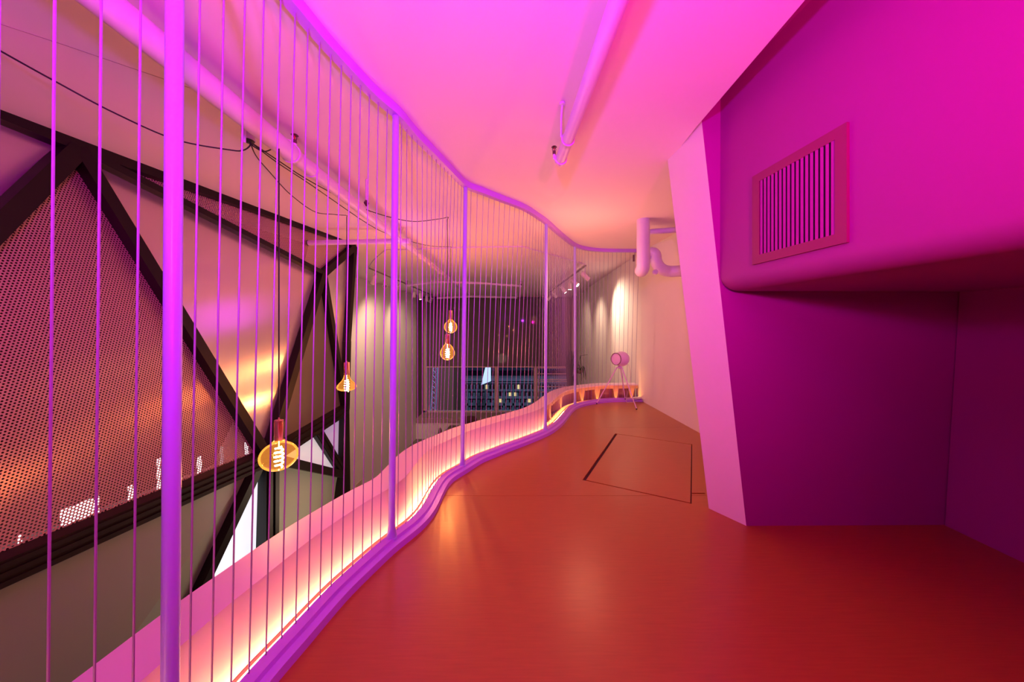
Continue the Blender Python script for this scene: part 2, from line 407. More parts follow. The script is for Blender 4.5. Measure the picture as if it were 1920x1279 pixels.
# leaning pier that ends the niche's end wall
NP = 24; pv = []; pf = []
for i in range(NP + 1):
    k = i / NP
    A = Vector((1.55, 2.245, 0)).lerp(Vector((1.205, 2.225, 3.02)), k); B = Vector((1.41, 2.46, 0)).lerp(Vector((1.18, 2.71, 3.02)), k)
    Cc = Vector((3.45, 2.50, 0)).lerp(Vector((3.45, 2.75, 3.02)), k); D = Vector((3.45, 2.26, 0)).lerp(Vector((3.45, 2.26, 3.02)), k)
    pv += [A, B, Cc, D]
for i in range(NP):
    for j in range(4): pf.append((i * 4 + j, i * 4 + (j + 1) % 4, i * 4 + 4 + (j + 1) % 4, i * 4 + 4 + j))
pf += [(3, 2, 1, 0), (NP * 4, NP * 4 + 1, NP * 4 + 2, NP * 4 + 3)]
wo = link_mesh('wall_niche_end', pv, pf, M['niche'], None, True); wo.data.materials.append(M['white'])
for k, f_ in enumerate(wo.data.polygons):
    if k < NP * 4 and k % 4 in (0, 1): f_.material_index = 1
struct(wo, 'leaning pier and end wall of the niche')
# side wall of the niche, leaning outwards
struct(MB().hexa([(2.95, -2.6, 0), (3.5, -2.6, 0), (3.5, 2.25, 0), (2.95, 2.25, 0)], [(3.14, -2.6, 3.02), (3.6, -2.6, 3.02), (3.6, 2.25, 3.02), (3.14, 2.25, 3.02)]).build('wall_niche_side', M['niche']))
# bulkhead with rounded lower edge
def bulk_x(y): return 1.357 + 0.095 * (2.245 - y)
bz = 1.64; R0 = 0.10
prof = []
for k in range(11):
    a = PI / 2 * k / 10; prof.append((R0 - R0 * math.cos(a), R0 - R0 * math.sin(a)))      # (inward, up)
m = MB(); ys = []
RL = 0.07
for k in range(9):   # rounding towards the far end
    a = PI / 2 * k / 8; ys.append((2.243 - RL + RL * math.sin(a), RL - RL * math.cos(a)))
st = [(-2.6, 0)] + [(-2.0 + i * 0.3, 0) for i in range(14)] + ys
st = sorted(set((round(a, 4), round(b, 4)) for a, b in st))
rows = []
for y, e in st:
    x0 = bulk_x(y) + 0.0
    row = [(x0, y, 3.02)] + [(x0 + i, y, bz + u + e * 0.5 * (1 - 0)) for i, u in [(0, R0)] + prof[1:]] + [(3.35, y, bz + e * 0.0)]
    rows.append(row + [(3.35, y, 3.02)])
k = len(rows[0]); vs = [v for r in rows for v in r]; fs = []
for i in range(len(rows) - 1):
    for j in range(k): fs.append((i * k + j, i * k + (j + 1) % k, (i + 1) * k + (j + 1) % k, (i + 1) * k + j))
fs.append(tuple(range(k))); fs.append(tuple((len(rows) - 1) * k + j for j in range(k)))
m.add(vs, fs); struct(m.build('wall_bulkhead', M['niche'], smooth=True), 'magenta-lit bulkhead with a rounded lower edge')

# ------------------------------------------------------------------ air grille on the bulkhead
u = Vector((0.095, -1, 0)).normalized()      # towards the camera along the wall
nrm = Vector((-1, -0.095, 0)).normalized()
G0 = Vector((bulk_x(1.937), 1.937, 1.772)); GW = 0.522; GH = 0.533
gt = thing('air_grille', 'square air grille with vertical louvres in a flat frame on the bulkhead', 'vent', tuple(G0))
def gp(a, b, c): return G0 + u * a + Vector((0, 0, b)) + nrm * c
def gbox(m, a0, a1, b0, b1, c0, c1):
    return m.hexa([gp(a0, b0, c0), gp(a1, b0, c0), gp(a1, b0, c1), gp(a0, b0, c1)], [gp(a0, b1, c0), gp(a1, b1, c0), gp(a1, b1, c1), gp(a0, b1, c1)])
fw = 0.050
m = MB(); gbox(m, 0, GW, 0, fw, 0, .014); gbox(m, 0, GW, GH - fw, GH, 0, .014); gbox(m, 0, fw, fw, GH - fw, 0, .014); gbox(m, GW - fw, GW, fw, GH - fw, 0, .014)
m.build('frame', M['grille'], gt)
m = MB(); gbox(m, fw, GW - fw, fw, GH - fw, 0.0005, .0015); m.build('backing', M['groove'], gt)
for i in range(17):
    a = fw + (GW - 2 * fw) * (i + 0.5) / 17
    m = MB(); m.hexa([gp(a - .010, fw, .002), gp(a - .002, fw, .002), gp(a + .0085, fw, .010), gp(a - .004, fw, .0135)],
                     [gp(a - .010, GH - fw, .002), gp(a - .002, GH - fw, .002), gp(a + .0085, GH - fw, .010), gp(a - .004, GH - fw, .0135)])
    m.build('slat', M['niche'], gt)

# ------------------------------------------------------------------ railing: kerb, top rail, five poles, wires
rail = thing('railing', 'curved floor-to-ceiling railing of white poles and thin wires along the gallery edge', 'railing', (-1.067, 0.95, 0))
BOT.sweep([(0.028, -0.35), (0.028, 0.06), (-0.028, 0.06), (-0.034, 0.042), (-0.070, 0.038), (-0.074, 0.0), (-0.074, -0.02), (-0.05, -0.35)]).build('kerb', M['rail'], rail, smooth=True)
TOP.sweep([(0.022, 2.74), (0.022, 2.799), (-0.030, 2.799), (-0.030, 2.74)]).build('top_rail', M['rail'], rail, smooth=True)
pb = [BOT.near(q) for q in [(-1.067, 0.95), plan(735.7, 1004), plan(868, 870), plan(1023, 805), plan(1078, 758)]] + [BOT.L - 0.03]
pt = [TOP.near(q) for q in [(-1.05, 0.95), plan_top(742, 217.5), plan_top(872, 352), plan_top(1024.6, 421), plan_top(1078, 463)]] + [TOP.L - 0.03]
for i in range(5):
    a = BOT.off(pb[i], 0, 0.055); b = TOP.off(pt[i], 0, 2.745)
    r = 0.0205 if i else 0.0205
    m = MB().tube([a, a.lerp(b, .012), a.lerp(b, .03), b], [0.033, 0.026, r, r], 20)
    p = m.build('pole', M['pole'], rail, smooth=True)
    MB().lathe(a + Vector((0, 0, -0.012)), (0, 0, 1), [(0.035, 0), (0.035, .014), (0.026, .018)], 20).build('base_plate', M['pole'], p, smooth=True)
def wire(sb, st_):
    a = BOT.off(sb, 0.018, 0.055); b = TOP.off(st_, 0, 2.745)
    m = MB().tube([a, b], 0.0028, 6, caps=False)
    m.build('wire', M['wire'], rail, smooth=True)
for i, n in enumerate([15, 15, 18, 20, 17]):
    for k in range(n):
        f = (k + 1) / (n + 1) if i not in (0, 1) else (k + 0.95) / (n + 1)
        wire(pb[i] + (pb[i + 1] - pb[i]) * f, pt[i] + (pt[i + 1] - pt[i]) * f)
for k in range(1, 9): wire(pb[0] - 0.0745 * k, pt[0] - 0.0745 * k)

# ------------------------------------------------------------------ outer ledge with the light trough
ledge = thing('ledge', 'curved white ledge outside the railing, glowing yellow from its light trough', 'ledge', (-1.3, 0.95, -0.35))
s_rib = BOT.near(plan(1044, 790))
BOT.sweep([(0.150, 0.262), (0.150, 0.280), (0.365, 0.280), (0.365, 0.262)]).build('cap', M['ledge'], ledge, smooth=True)
BOT.sweep([(0.155, -0.10), (0.155, 0.259), (0.172, 0.259), (0.172, -0.10)], 0, s_rib).build('inner_face', M['ledge'], ledge, smooth=True)
BOT.sweep([(0.345, -0.60), (0.345, 0.261), (0.362, 0.261), (0.362, -0.60)]).build('outer_face', M['ledge'], ledge, smooth=True)
BOT.sweep([(0.029, -0.12), (0.029, -0.101), (0.344, -0.101), (0.344, -0.12)]).build('trough_base', M['ledge'], ledge, smooth=True)
BOT.sweep([(0.155, 0.205), (0.155, 0.261), (0.175, 0.261), (0.175, 0.205)], s_rib, BOT.L).build('upper_band', M['wood'], ledge, smooth=True)
BOT.sweep([(0.325, -0.10), (0.325, 0.261), (0.343, 0.261), (0.343, -0.10)], s_rib, BOT.L).build('backing_panel', M['acrylic'], ledge, smooth=True)
BOT.sweep([(0.155, -0.10), (0.155, 0.022), (0.172, 0.022), (0.172, -0.10)], s_rib, BOT.L).build('lower_band', M['wood'], ledge, smooth=True)
BOT.sweep([(0.062, 0.030), (0.062, 0.047), (0.068, 0.047), (0.068, 0.030)]).build('trough_lip', M['wood'], ledge, smooth=True)
led = BOT.sweep([(0.112, -0.055), (0.112, -0.045), (0.136, -0.045), (0.136, -0.055)]).build('led_strip', M['led'], ledge, smooth=True)
for px, py in [(1052, 783), (1070, 763), (1104, 751.5), (1131, 748), (1160, 746), (1189, 745.8)]:
    s = BOT.near(plan(px, py))
    a = [BOT.off(s - 0.012, o, z) for o, z in [(0.157, 0.022), (0.157, 0.205), (0.324, 0.205), (0.324, -0.05), (0.20, 0.0)]]
    b = [BOT.off(s + 0.012, o, z) for o, z in [(0.157, 0.022), (0.157, 0.205), (0.324, 0.205), (0.324, -0.05), (0.20, 0.0)]]
    w1 = [BOT.off(s - 0.055, 0.157, 0.205), BOT.off(s + 0.055, 0.157, 0.205), BOT.off(s + 0.016, 0.157, 0.022), BOT.off(s - 0.016, 0.157, 0.022)]
    nn = BOT.normal(s)
    m = MB().hexa(a, b); m.prism(w1, (nn.x * 0.016, nn.y * 0.016, 0)); m.build('rib', M['wood'], ledge)

# ------------------------------------------------------------------ faceted screen on the left of the hall
def fd(px): return 3.733 / (.145 + (CX - px) / F)
def W(px, py, k=1.0): return P(px, py, fd(px) * k)
scr = thing('faceted_screen', 'tall faceted wall of perforated, satin and lit panels in dark bronze frames', 'wall screen', (-3.4, 2.1, -3.0))
def on_plane(px, py, a, b, c):
    n = (b - a).cross(c - a); o = Vector((0, 0, EYE)); r = P(px, py, 1.0) - o
    return o + r * ((a - o).dot(n) / r.dot(n))
OUT = Vector((0.985, -0.145, 0)).normalized()
def panel(name, pts, m, depth=0.03, back=0.05, label=None, uv=False):
    pts = [p - OUT * back for p in pts]
    o = MB().prism(pts, tuple(-OUT * depth)).build(name, m, scr)
    if True:
        me = o.data; uvl = me.uv_layers.new(name='UVMap'); e1 = Vector((0.145, 1, 0)).normalized()
        for lp in me.loops:
            co = me.vertices[lp.vertex_index].co; uvl.data[lp.index].uv = (co.dot(e1) * 0.97 + co.z * 0.24, co.z * 0.97 - co.dot(e1) * 0.24)
    if label: o['label'] = label
    return o
K4 = 0.87; K5 = 0.87
pan = [
 ('panel', [W(-90, 190), W(-90, 480), W(140, 280), W(140, 268)], 'metal_panel', 0.06, 'plain satin corner panel', False),
 ('panel', [W(150, 285), W(497, 852, K4), W(606, 512), W(240, 318)], 'metal_panel', 0.06, 'satin panel reflecting magenta and orange', False),
 ('panel', [W(606, 515), W(508, 850, K4), W(648, 765)], 'brown_panel', 0.06, 'plain brown panel', False),
 ('panel', [W(606, 513), W(648, 765), W(656, 640), W(662, 464)], 'metal_panel', 0.06, 'narrow satin panel with an orange sheen', False),
 ('panel', [W(-90, 1115, K5), W(485, 872, K4), W(340, 1180), W(250, 1420), W(-90, 1700)], 'matte_panel', 0.06, 'large plain beige lower panel', False),
 ('panel', [W(510, 872, K4), W(642, 892), W(628, 960), W(600, 1150), W(510, 1250)], 'matte_panel', 0.06, 'plain beige lower panel beside the mullion', False),
 ('lit_window', [W(494, 880, K4), W(494, 1250), W(300, 1290), W(350, 1165)], 'lit_white', 0.05, 'bright white triangular window', False),
 ('lit_window', [W(530, 862, K4), W(586, 806), W(642, 888)], 'lit_grey', 0.05, 'pale grey triangular window', False),
 ('lit_window', [W(592, 806), W(646, 776), W(648, 884)], 'lit_blue', 0.05, 'dim violet triangular window', False)]
for nm, pts, mm, bk, lb, uv in pan: panel(nm, pts, M[mm], 0.02, bk, lb, uv)
_pl = (W(150, 280), W(497, 856, K4), W(-90, 1110, K5))
panel('perforated_panel', [W(150, 280), on_plane(-90, 520, *_pl), W(-90, 1110, K5), W(497, 856, K4)], M['perf'], 0.003, 0.06, 'large perforated panel with round holes', True)
panel('perforated_panel', [W(225, 305), W(606, 512), W(662, 462), W(645, 448)], M['perf'], 0.003, 0.045, 'long narrow perforated panel under the ceiling', True)
panel('dark_backing', [W(-90, 150), W(-90, 1150), W(497, 880), W(640, 520), W(655, 452)], M['groove'], 0.02, 0.75)
for x0, y0, x1, y1, mm in [(116, 950, 186, 985, 'slot'), (243, 912, 250, 948, 'slot'), (372, 857, 378, 896, 'slot'), (461, 820, 466, 862, 'slot'),
                       (37, 1003, 41, 1026, 'slot'), (297, 860, 301, 925, 'slot'), (415, 838, 419, 878, 'lit_grey')]:
    sl = (y0 - 905) * 0
    k = 1.12
    pts = [W(x0, y0 + (x1 - x0) * .12, k), W(x1, y0 - (x1 - x0) * .28, k), W(x1, y1 - (x1 - x0) * .28, k), W(x0, y1 + (x1 - x0) * .12, k)]
    MB().prism(pts, tuple(-OUT * 0.02)).build('light_slot', M[mm], scr)
def beam(a, b, w, dpt=0.13, ridges=0):
    m = MB(); d = (b - a).normalized(); side = d.cross(OUT).normalized()
    m.bar(a - OUT * 0.02, b - OUT * 0.02, w, dpt, up=OUT)
    if ridges:
        for k in range(ridges):
            o = side * (w * ((k + 0.5) / ridges - 0.5)) + OUT * (dpt / 2 - 0.02 + 0.008)
            m.bar(a + o, b + o, w / ridges * 0.6, 0.022, up=OUT)
    m.build('frame_bar', M['beam'], scr)
V1 = W(143, 278); V2 = W(655, 456); V3 = W(605, 513); V4 = W(500, 858, K4); V5 = W(646, 768); V6 = W(643, 890)
beam(W(-90, 172), W(145, 272), 0.115); beam(W(145, 272), W(652, 452), 0.105)
beam(on_plane(-90, 506, *_pl), V1, 0.10); beam(V1, V4, 0.078)
beam(W(160, 288), V3, 0.058); beam(V3, W(664, 462), 0.10)
beam(V3, V4, 0.088); beam(V3, W(646, 760), 0.07); beam(W(663, 462), W(651, 640), 0.07); beam(W(651, 640), W(648, 768), 0.08)
beam(V4, W(-90, 1110, K5), 0.155, 0.16, 3); beam(V4, V5, 0.155, 0.16, 2)
beam(W(592, 806), V6, 0.13, 0.12, 2); beam(V4, V6, 0.10); beam(V5, V6, 0.12); beam(V6, W(628, 1010), 0.12); beam(W(647, 770), W(650, 1010), 0.09)
beam(W(484, 872, K4), W(340, 1178), 0.08); beam(W(340, 1178), W(230, 1450), 0.08)
beam(W(504, 866, K4), W(504, 1300), 0.155, 0.14, 2)
beam(W(662, 462), W(650, 450), 0.10)

# ------------------------------------------------------------------ ceiling pipes
def elbow(pts, n=6):     # rounded polyline
    return catmull(pts, n)
def clampring(p, ax, r, parent, name='pipe_clamp'):
    MB().lathe(p - Vector(ax).normalized() * 0.007, ax, [(r, 0), (r + .006, 0), (r + .006, .014), (r, .014)], 28).build(name, M['pipe'], parent, smooth=True)
def sprinkler(parent, base, up, s=1.0):
    up = Vector(up).normalized()
    b = MB().lathe(base, up, [(0.012 * s, 0), (0.014 * s, 0.02 * s), (0.010 * s, 0.028 * s)], 12).build('sprinkler_head', M['sprinkler'], parent, smooth=True)
    e = up.cross(Vector((0, 1, 0.1))).normalized()
    m = MB()
    for sg in (-1, 1): m.tube([base + up * .024 * s + e * sg * .010 * s, base + up * .04 * s + e * sg * .014 * s, base + up * .058 * s + e * sg * .005 * s], 0.0028 * s, 6)
    m.lathe(base + up * .058 * s, up, [(0.022 * s, 0), (0.020 * s, .003 * s), (0.006 * s, .007 * s)], 16)
    m.build('deflector', M['sprinkler'], b, smooth=True)
    MB().tube([base + up * .028 * s, base + up * .056 * s], 0.004 * s, 8).build('glass_bulb', M['glassbulb_red'], b)
# main pipe over the hall
pz = 2.62
def pp(px, py, z=pz):
    d = (z - EYE) * F / (CY - py); return P(px, py, d)
pa, pm, pe = pp(215, 10), pp(560, 300), pp(880, 553)
dirp = (pe - pa).normalized()
hall_pipe = thing('ceiling_pipe', 'thick white pipe running diagonally under the hall ceiling', 'pipe', tuple(pm))
MB().tube([pa - dirp * 2.2, pa.lerp(pm, .93)], 0.062, 28).build('pipe_run', M['pipe'], hall_pipe, smooth=True)
MB().tube([pa.lerp(pm, .93), pm.lerp(pe, .12)], 0.053, 28).build('pipe_run', M['pipe'], hall_pipe, smooth=True)
MB().tube([pm.lerp(pe, .12), pe], 0.044, 28).build('pipe_run', M['pipe'], hall_pipe, smooth=True)
for q, r in [(pa.lerp(pm, .925), .062), (pm.lerp(pe, .015), .053), (pm.lerp(pe, .12), .046)]: clampring(q, dirp, r, hall_pipe)
q = pa.lerp(pm, .945); MB().tube([q, q + Vector((0.01, 0, 0.085))], 0.014, 12).build('riser', M['pipe'], hall_pipe, smooth=True)
sprinkler(hall_pipe, q + Vector((0.01, 0, 0.080)), (0, 0, 1), 1.1)
q = P(480, 236, 2.12); MB().bar((q.x - .05, q.y - .03, 2.70), (q.x + .13, q.y + .14, 2.70), 0.004, 0.03).build('hanger_bracket', M['pipe'], hall_pipe)
MB().tube([(q.x - .05, q.y - .03, 2.60), (q.x - .05, q.y - .03, 2.799)], 0.008, 8).build('hanger_rod', M['pipe'], hall_pipe)
q = P(687, 350, 3.05)
t = thing('sprinkler_drop', 'short white rod with a small nozzle hanging beside the hall pipe', 'sprinkler', (q.x, q.y, 2.60))
MB().tube([(q.x, q.y, 2.60), (q.x, q.y, 2.799)], 0.009, 10).build('rod', M['pipe'], t, smooth=True)
MB().lathe((q.x, q.y, 2.545), (0, 0, 1), [(.006, 0), (.02, .02), (.024, .03), (.012, .055)], 12).build('nozzle', M['sprinkler'], t, smooth=True)
# branch pipe into the screen
a = P(578, 455.5, 4.55); b = P(742, 452, 4.55)
t = thing('ceiling_pipe', 'white horizontal branch pipe entering the dark-framed screen', 'pipe', tuple(a))
MB().tube([a, b, P(768, 452, 4.5)], 0.036, 20).build('pipe_run', M['pipe'], t, smooth=True)
MB().lathe(a, (-1, 0, 0), [(0.040, -.006), (0.040, .004)], 20).build('collar', M['black'], t)
# right pipe with sprinkler over the gallery
a = P(1182, -60, 1.13); b = P(1051, 300, 2.42)
d0 = (b - a).normalized()
t = thing('ceiling_pipe', 'white pipe on the gallery ceiling ending in a sprinkler', 'pipe', tuple(b))
MB().tube([a - d0 * 2.0, b], 0.039, 28).build('pipe_run', M['pipe'], t, smooth=True)
MB().lathe(b - d0 * .02, d0, [(.039, 0), (.046, 0), (.046, .028), (.030, .034)], 28).build('end_cap', M['pipe'], t, smooth=True)
clampring(b - d0 * 0.26, d0, .040, t)
q = b - d0 * 0.26 + Vector((-.046, 0, 0.02)); MB().tube([q, q + Vector((-.010, -.10, 0.06)), (q.x - 0.01, q.y - .16, 2.79)], 0.007, 8).build('hanger_rod', M['pipe'], t)
MB().lathe((q.x - .01, q.y - .16, 2.784), (0, 0, 1), [(.018, 0), (.018, .014)], 12).build('ceiling_plate', M['pipe'], t)
q = b + Vector((-.050, -.02, .0)); MB().tube([b + Vector((-.03, -.01, -.01)), q, q + Vector((0, 0, .035))], 0.010, 10).build('riser', M['pipe'], t, smooth=True)
sprinkler(t, q + Vector((0, 0, .03)), (0, 0, 1), 0.95)
# far small pipes
def pz2(px, py, z): return P(px, py, (z - EYE) * F / (CY - py))
def smallpipe(pts, z, r, label, drops=()):
    q = [pz2(x, y, z) for x, y in pts]; t = thing('ceiling_pipe', label, 'pipe', tuple(q[0]))
    MB().tube(q, r, 12).build('pipe_run', M['pipe'], t, smooth=True)
    for i in drops: MB().tube([q[i], (q[i].x, q[i].y, 2.799)], r * .6, 8).build('hanger_rod', M['pipe'], t)
    return t, q
t, q = smallpipe([(762, 535.5), (821, 528.5), (900, 531), (977, 536.5)], 2.60, 0.034, 'thin white bent pipe crossing under the hall ceiling', (0, 3))
sprinkler(t, q[0], (0, 0, 1), 2.2); sprinkler(t, q[3], (0, 0, 1), 2.2)
t, q = smallpipe([(820, 559), (880, 556), (969, 558)], 2.58, 0.042, 'thin white pipe along the top of the window blinds', (0, 2))
# conduit on the ceiling
q = [pz2(x, y, 2.79) for x, y in [(691, 502), (700, 489), (723, 469), (765, 468), (870, 464), (979, 462.5), (1040, 479), (1098, 496)]]
t = MB().tube(q, 0.012, 8).build('ceiling_conduit', M['pipe'], smooth=True); tag(t, 'thin white conduit across the ceiling linking the two light tracks', 'conduit')

# duct bend at the end of the gallery
t = thing('waste_pipe', 'fat white pipe dropping from the gallery ceiling, bending by the far wall', 'pipe', tuple(P(1206, 412, 4.2)))
a = P(1206, 412, 4.2)
MB().tube([(a.x, a.y, 2.80), (a.x, a.y, 2.30), (a.x, a.y, 2.22)] + [(a.x, a.y + .075 * (1 - math.cos(k * PI / 12)) * 1.1, 2.22 - .06 * math.sin(k * PI / 12) - .02) for k in range(1, 7)], 0.083, 32).build('down_pipe', M['pipe'], t, smooth=True)
MB().lathe((a.x, a.y, 2.222), (0, 0, 1), [(.083, 0), (.0865, 0), (.0865, .05), (.083, .05)], 32).build('socket_ring', M['pipe'], t, smooth=True)
pts = elbow([P(1206, 486, 4.42), P(1216, 476, 4.42), P(1227, 476, 4.40), P(1231, 492, 4.40), P(1240, 504, 4.42), P(1258, 509, 4.44), P(1300, 506, 4.30)], 8)
MB().tube(pts, 0.078, 28).build('bend', M['pipe'], t, smooth=True)
MB().lathe(P(1227, 511, 4.30), (0, -1, 0), [(.032, 0), (.036, .01), (.036, .035), (.028, .045)], 20).build('cleaning_cap', M['pipe'], t, smooth=True)
MB().tube([P(1210, 437, 4.35), P(1222, 434.5, 4.35), P(1300, 429, 4.1)], 0.037, 20).build('side_pipe', M['pipe'], t, smooth=True)

# ------------------------------------------------------------------ pendants
rose_p = P(466, 244, 2.16)
t = thing('cable_rose', 'white cylindrical ceiling rose behind the pipe gathering the black cables', 'ceiling rose', (rose_p.x, rose_p.y, 2.62))
MB().lathe((rose_p.x, rose_p.y, 2.655), (0, 0, 1), [(.036, 0), (.038, .005), (.038, .144)], 24).build('canopy', M['pipe'], t, smooth=True)
MB().lathe((rose_p.x, rose_p.y, 2.640), (0, 0, 1), [(.018, 0), (.033, .012), (.034, .016)], 20).build('cable_gland', M['black'], t, smooth=True)
hub = Vector((rose_p.x + 0.012, rose_p.y, 2.645))
def bulb_profile(kind, s):
    # (radius, height) from the bottom up to the neck; s = max radius
    if kind == 'globe': return [(s * math.sin(a), -s * math.cos(a)) for a in [PI * i / 26 for i in range(1, 23)]] + [(s * .40, s * 1.02), (s * .30, s * 1.12), (s * .26, s * 1.25)]
    if kind == 'oval': return [(s * math.sin(a), -s * .86 * math.cos(a)) for a in [PI * i / 26 for i in range(1, 23)]] + [(s * .34, s * .90), (s * .24, s * 1.0), (s * .22, s * 1.12)]
    if kind == 'pear': return [(s * math.sin(a), -s * math.cos(a)) for a in [PI * i / 26 for i in range(1, 19)]] + [(s * .70, s * .86), (s * .46, s * 1.12), (s * .34, s * 1.25), (s * .30, s * 1.4)]
    return [(s * .3, -s * .62), (s * .65, -s * .56), (s * .9, -s * .42), (s * 1.0, -s * .22), (s * .93, 0), (s * .72, s * .26), (s * .48, s * .52), (s * .33, s * .8), (s * .27, s * 1.08), (s * .26, s * 1.25)]
def pendant(label, px, py, d, kind, s, cable, cord_px, sock_h, filw=0.23, energy=6):
    c = P(px, py, d); top = bulb_profile(kind, s)[-1]
    t = thing('pendant_bulb', label, 'pendant lamp', tuple(c), 'bare filament bulbs hanging over the hall')
    MB().lathe(c, (0, 0, 1), bulb_profile(kind, s), 36).build('glass_bulb', M['amber'], t, smooth=True)
    z1 = c.z + top[1] - s * .10; r = max(top[0] * 1.12, 0.019)
    MB().lathe((c.x, c.y, z1), (0, 0, 1), [(r * .9, -.006), (r, 0), (r, sock_h), (r * .85, sock_h + .003), (.006, sock_h + .006), (.004, sock_h + .02)], 24).build('socket', M['copper'], t, smooth=True)
    m = MB(); fh = s * 1.3; n = 44; pts = []
    for i in range(n + 1):
        a = i / n * PI * 10; rr = s * filw * (0.75 + .25 * math.sin(i / n * PI))
        pts.append((c.x + rr * math.cos(a), c.y + rr * math.sin(a), c.z - fh * .55 + fh * i / n))
    m.tube(pts, s * 0.042, 6); m.tube([(c.x, c.y, z1), (c.x, c.y, c.z + fh * .4)], s * .02, 6)
    m.build('filament', M['filament'], t, smooth=True)
    zt = cable[-1].z
    pts = [hub] + cable[:-1] + [cable[-1]]
    sm = catmull(pts, 8) + [Vector((c.x, c.y, cable[-1].z - 0.03)), Vector((c.x, c.y, z1 + sock_h))]
    MB().tube(sm, 0.0042, 6).build('cord', M['black'], t, smooth=True)
    lamp('POINT', 'pendant_glow', tuple(c), energy, WARM, s * .35)
    return t
def cb(pts): return [P(x, y, d) for x, y, d in pts]
pendant('largest bulb, flattened amber globe low in front of the dark-framed screen', 523, 855, 2.10, 'oval', 0.107,
        cb([(476, 275, 2.17), (495, 284, 2.18), (512, 278, 2.18), (523, 268, 2.10)]), 526, 0.125, energy=12)
pendant('flask-shaped amber bulb hanging beside the right edge of the screen', 650, 722, 3.95, 'flask', 0.112,
        cb([(480, 292, 2.3), (505, 322, 2.6), (545, 365, 3.1), (590, 397, 3.5), (625, 402, 3.8), (650.5, 404, 3.95)]), 651, 0.15, energy=14)
pendant('round amber bulb, upper of the pair before the window blinds', 845, 613, 5.40, 'globe', 0.108,
        cb([(520, 305, 2.4), (585, 348, 2.95), (690, 420, 3.9), (736, 442, 4.35), (800, 460, 4.95), (846, 463, 5.4)]), 847, 0.15, .22, energy=34)
pendant('pear-shaped amber bulb, lower of the pair before the window blinds', 839, 662, 4.00, 'pear', 0.090,
        cb([(520, 300, 2.4), (575, 336, 2.7), (640, 371, 3.1), (700, 398, 3.4), (770, 415, 3.7), (820, 411, 3.9), (841, 407, 4.0)]), 843, 0.11, .3, energy=34)
pts = catmull([hub] + cb([(468, 274, 2.15), (455, 282, 2.13), (430, 281, 2.1), (330, 262, 1.95), (215, 212, 1.8), (108, 155, 1.66), (0, 95, 1.55), (-90, 42, 1.47)]), 8)
o = MB().tube(pts, 0.0045, 6).build('ceiling_cable', M['black'], smooth=True); tag(o, 'black cable swagging leftward from the ceiling rose across the ceiling', 'cable')

# ------------------------------------------------------------------ tracks and spotlights
def track(a, b, label):
    t = thing('light_track', label, 'light track', tuple(a)); MB().bar(a, b, 0.035, 0.03).build('rail', M['track'], t)
    MB().bar(a + Vector((0, 0, .018)), b + Vector((0, 0, .018)), 0.045, 0.02).build('housing', M['spot'], t); return t
La, Lb = pz2(693, 503, 2.72), pz2(810, 553.5, 2.72)
Ra, Rb = pz2(1098, 498, 2.72), pz2(1030, 548, 2.72)
track(La, Lb, 'light track with spotlights in front of the left hall wall')
track(Ra, Rb, 'light track with spotlights towards the right hall wall')
def spot(f, side, lit, label, aim, energy=60):
    a, b = (La, Lb) if side == 'L' else (Ra, Rb)
    # f is the image x of the head
    x0, x1 = (693, 810) if side == 'L' else (1098, 1030)
    k = (f - x0) / (x1 - x0); ia, ib = 1 / a.y, 1 / b.y; y = 1 / (ia + (ib - ia) * k); kk = (y - a.y) / (b.y - a.y)
    p = a.lerp(b, kk) + Vector((0, 0, -0.02))
    t = thing('track_spotlight', label, 'spotlight', tuple(p), 'spotlights on the %s track' % ('left' if side == 'L' else 'right'))
    MB().tube([p, p + Vector((0, 0, -0.16))], 0.012, 8).build('stem', M['spot'], t)
    c = p + Vector((0, 0, -0.20)); ax = (Vector(aim) - c).normalized()
    MB().lathe(c - ax * .11, ax, [(.045, 0), (.052, .01), (.052, .21), (.058, .215), (.058, .225)], 20).build('head', M['spot'], t, smooth=True)
    MB().lathe(c + ax * .116, ax, [(.045, 0), (.040, .004), (.01, .006)], 16).build('lens', M['lens'] if lit else M['lens_off'], t)
    if lit and energy: lamp('SPOT', 'spot_beam', tuple(c + ax * .14), energy, (1.0, 0.66, 0.44), 0.04, target=aim, angle=1.75, blend=1.0)
spot(701, 'L', True, 'lit white spotlight nearest the screen on the left track', (XL, 8.6, 0.0), 190)
spot(722, 'L', False, 'unlit white spotlight second from the near end of the left track', (-3.0, 7.0, 1.2))
spot(745, 'L', True, 'lit white spotlight third from the near end of the left track', (XL, 10.6, 0.6), 150)
spot(777, 'L', True, 'lit white spotlight on the left track just past the bent pipe', (XL, 12.8, 0.4), 110)
spot(788, 'L', True, 'half-lit white spotlight third from the far end of the left track', (-3.6, 12.6, -3), 0)
spot(800, 'L', True, 'lit white spotlight second from the far end of the left track', (XL + .5, 14.5, -1.0), 20)
spot(808, 'L', False, 'unlit white spotlight at the far end of the left track', (-4.2, 12.0, 1.0))
spot(1097, 'R', False, 'unlit white spotlight at the near end of the right track', (2.6, 7.2, 1.3))
spot(1077, 'R', True, 'lit white spotlight second from the near end of the right track', (2.24, 7.40, 1.5), 190)
spot(1069, 'R', True, 'small lit spotlight third from the near end of the right track', (1.0, 9.2, -3), 0)
spot(1056, 'R', True, 'lit white spotlight fourth from the near end of the right track', (2.3, 9.6, 1.0), 80)
spot(1040, 'R', True, 'lit white spotlight second from the far end of the right track', (2.3, 12.4, 0.8), 50)
spot(1030, 'R', False, 'unlit white spotlight at the far end of the right track', (0.2, 12.5, 1.2))

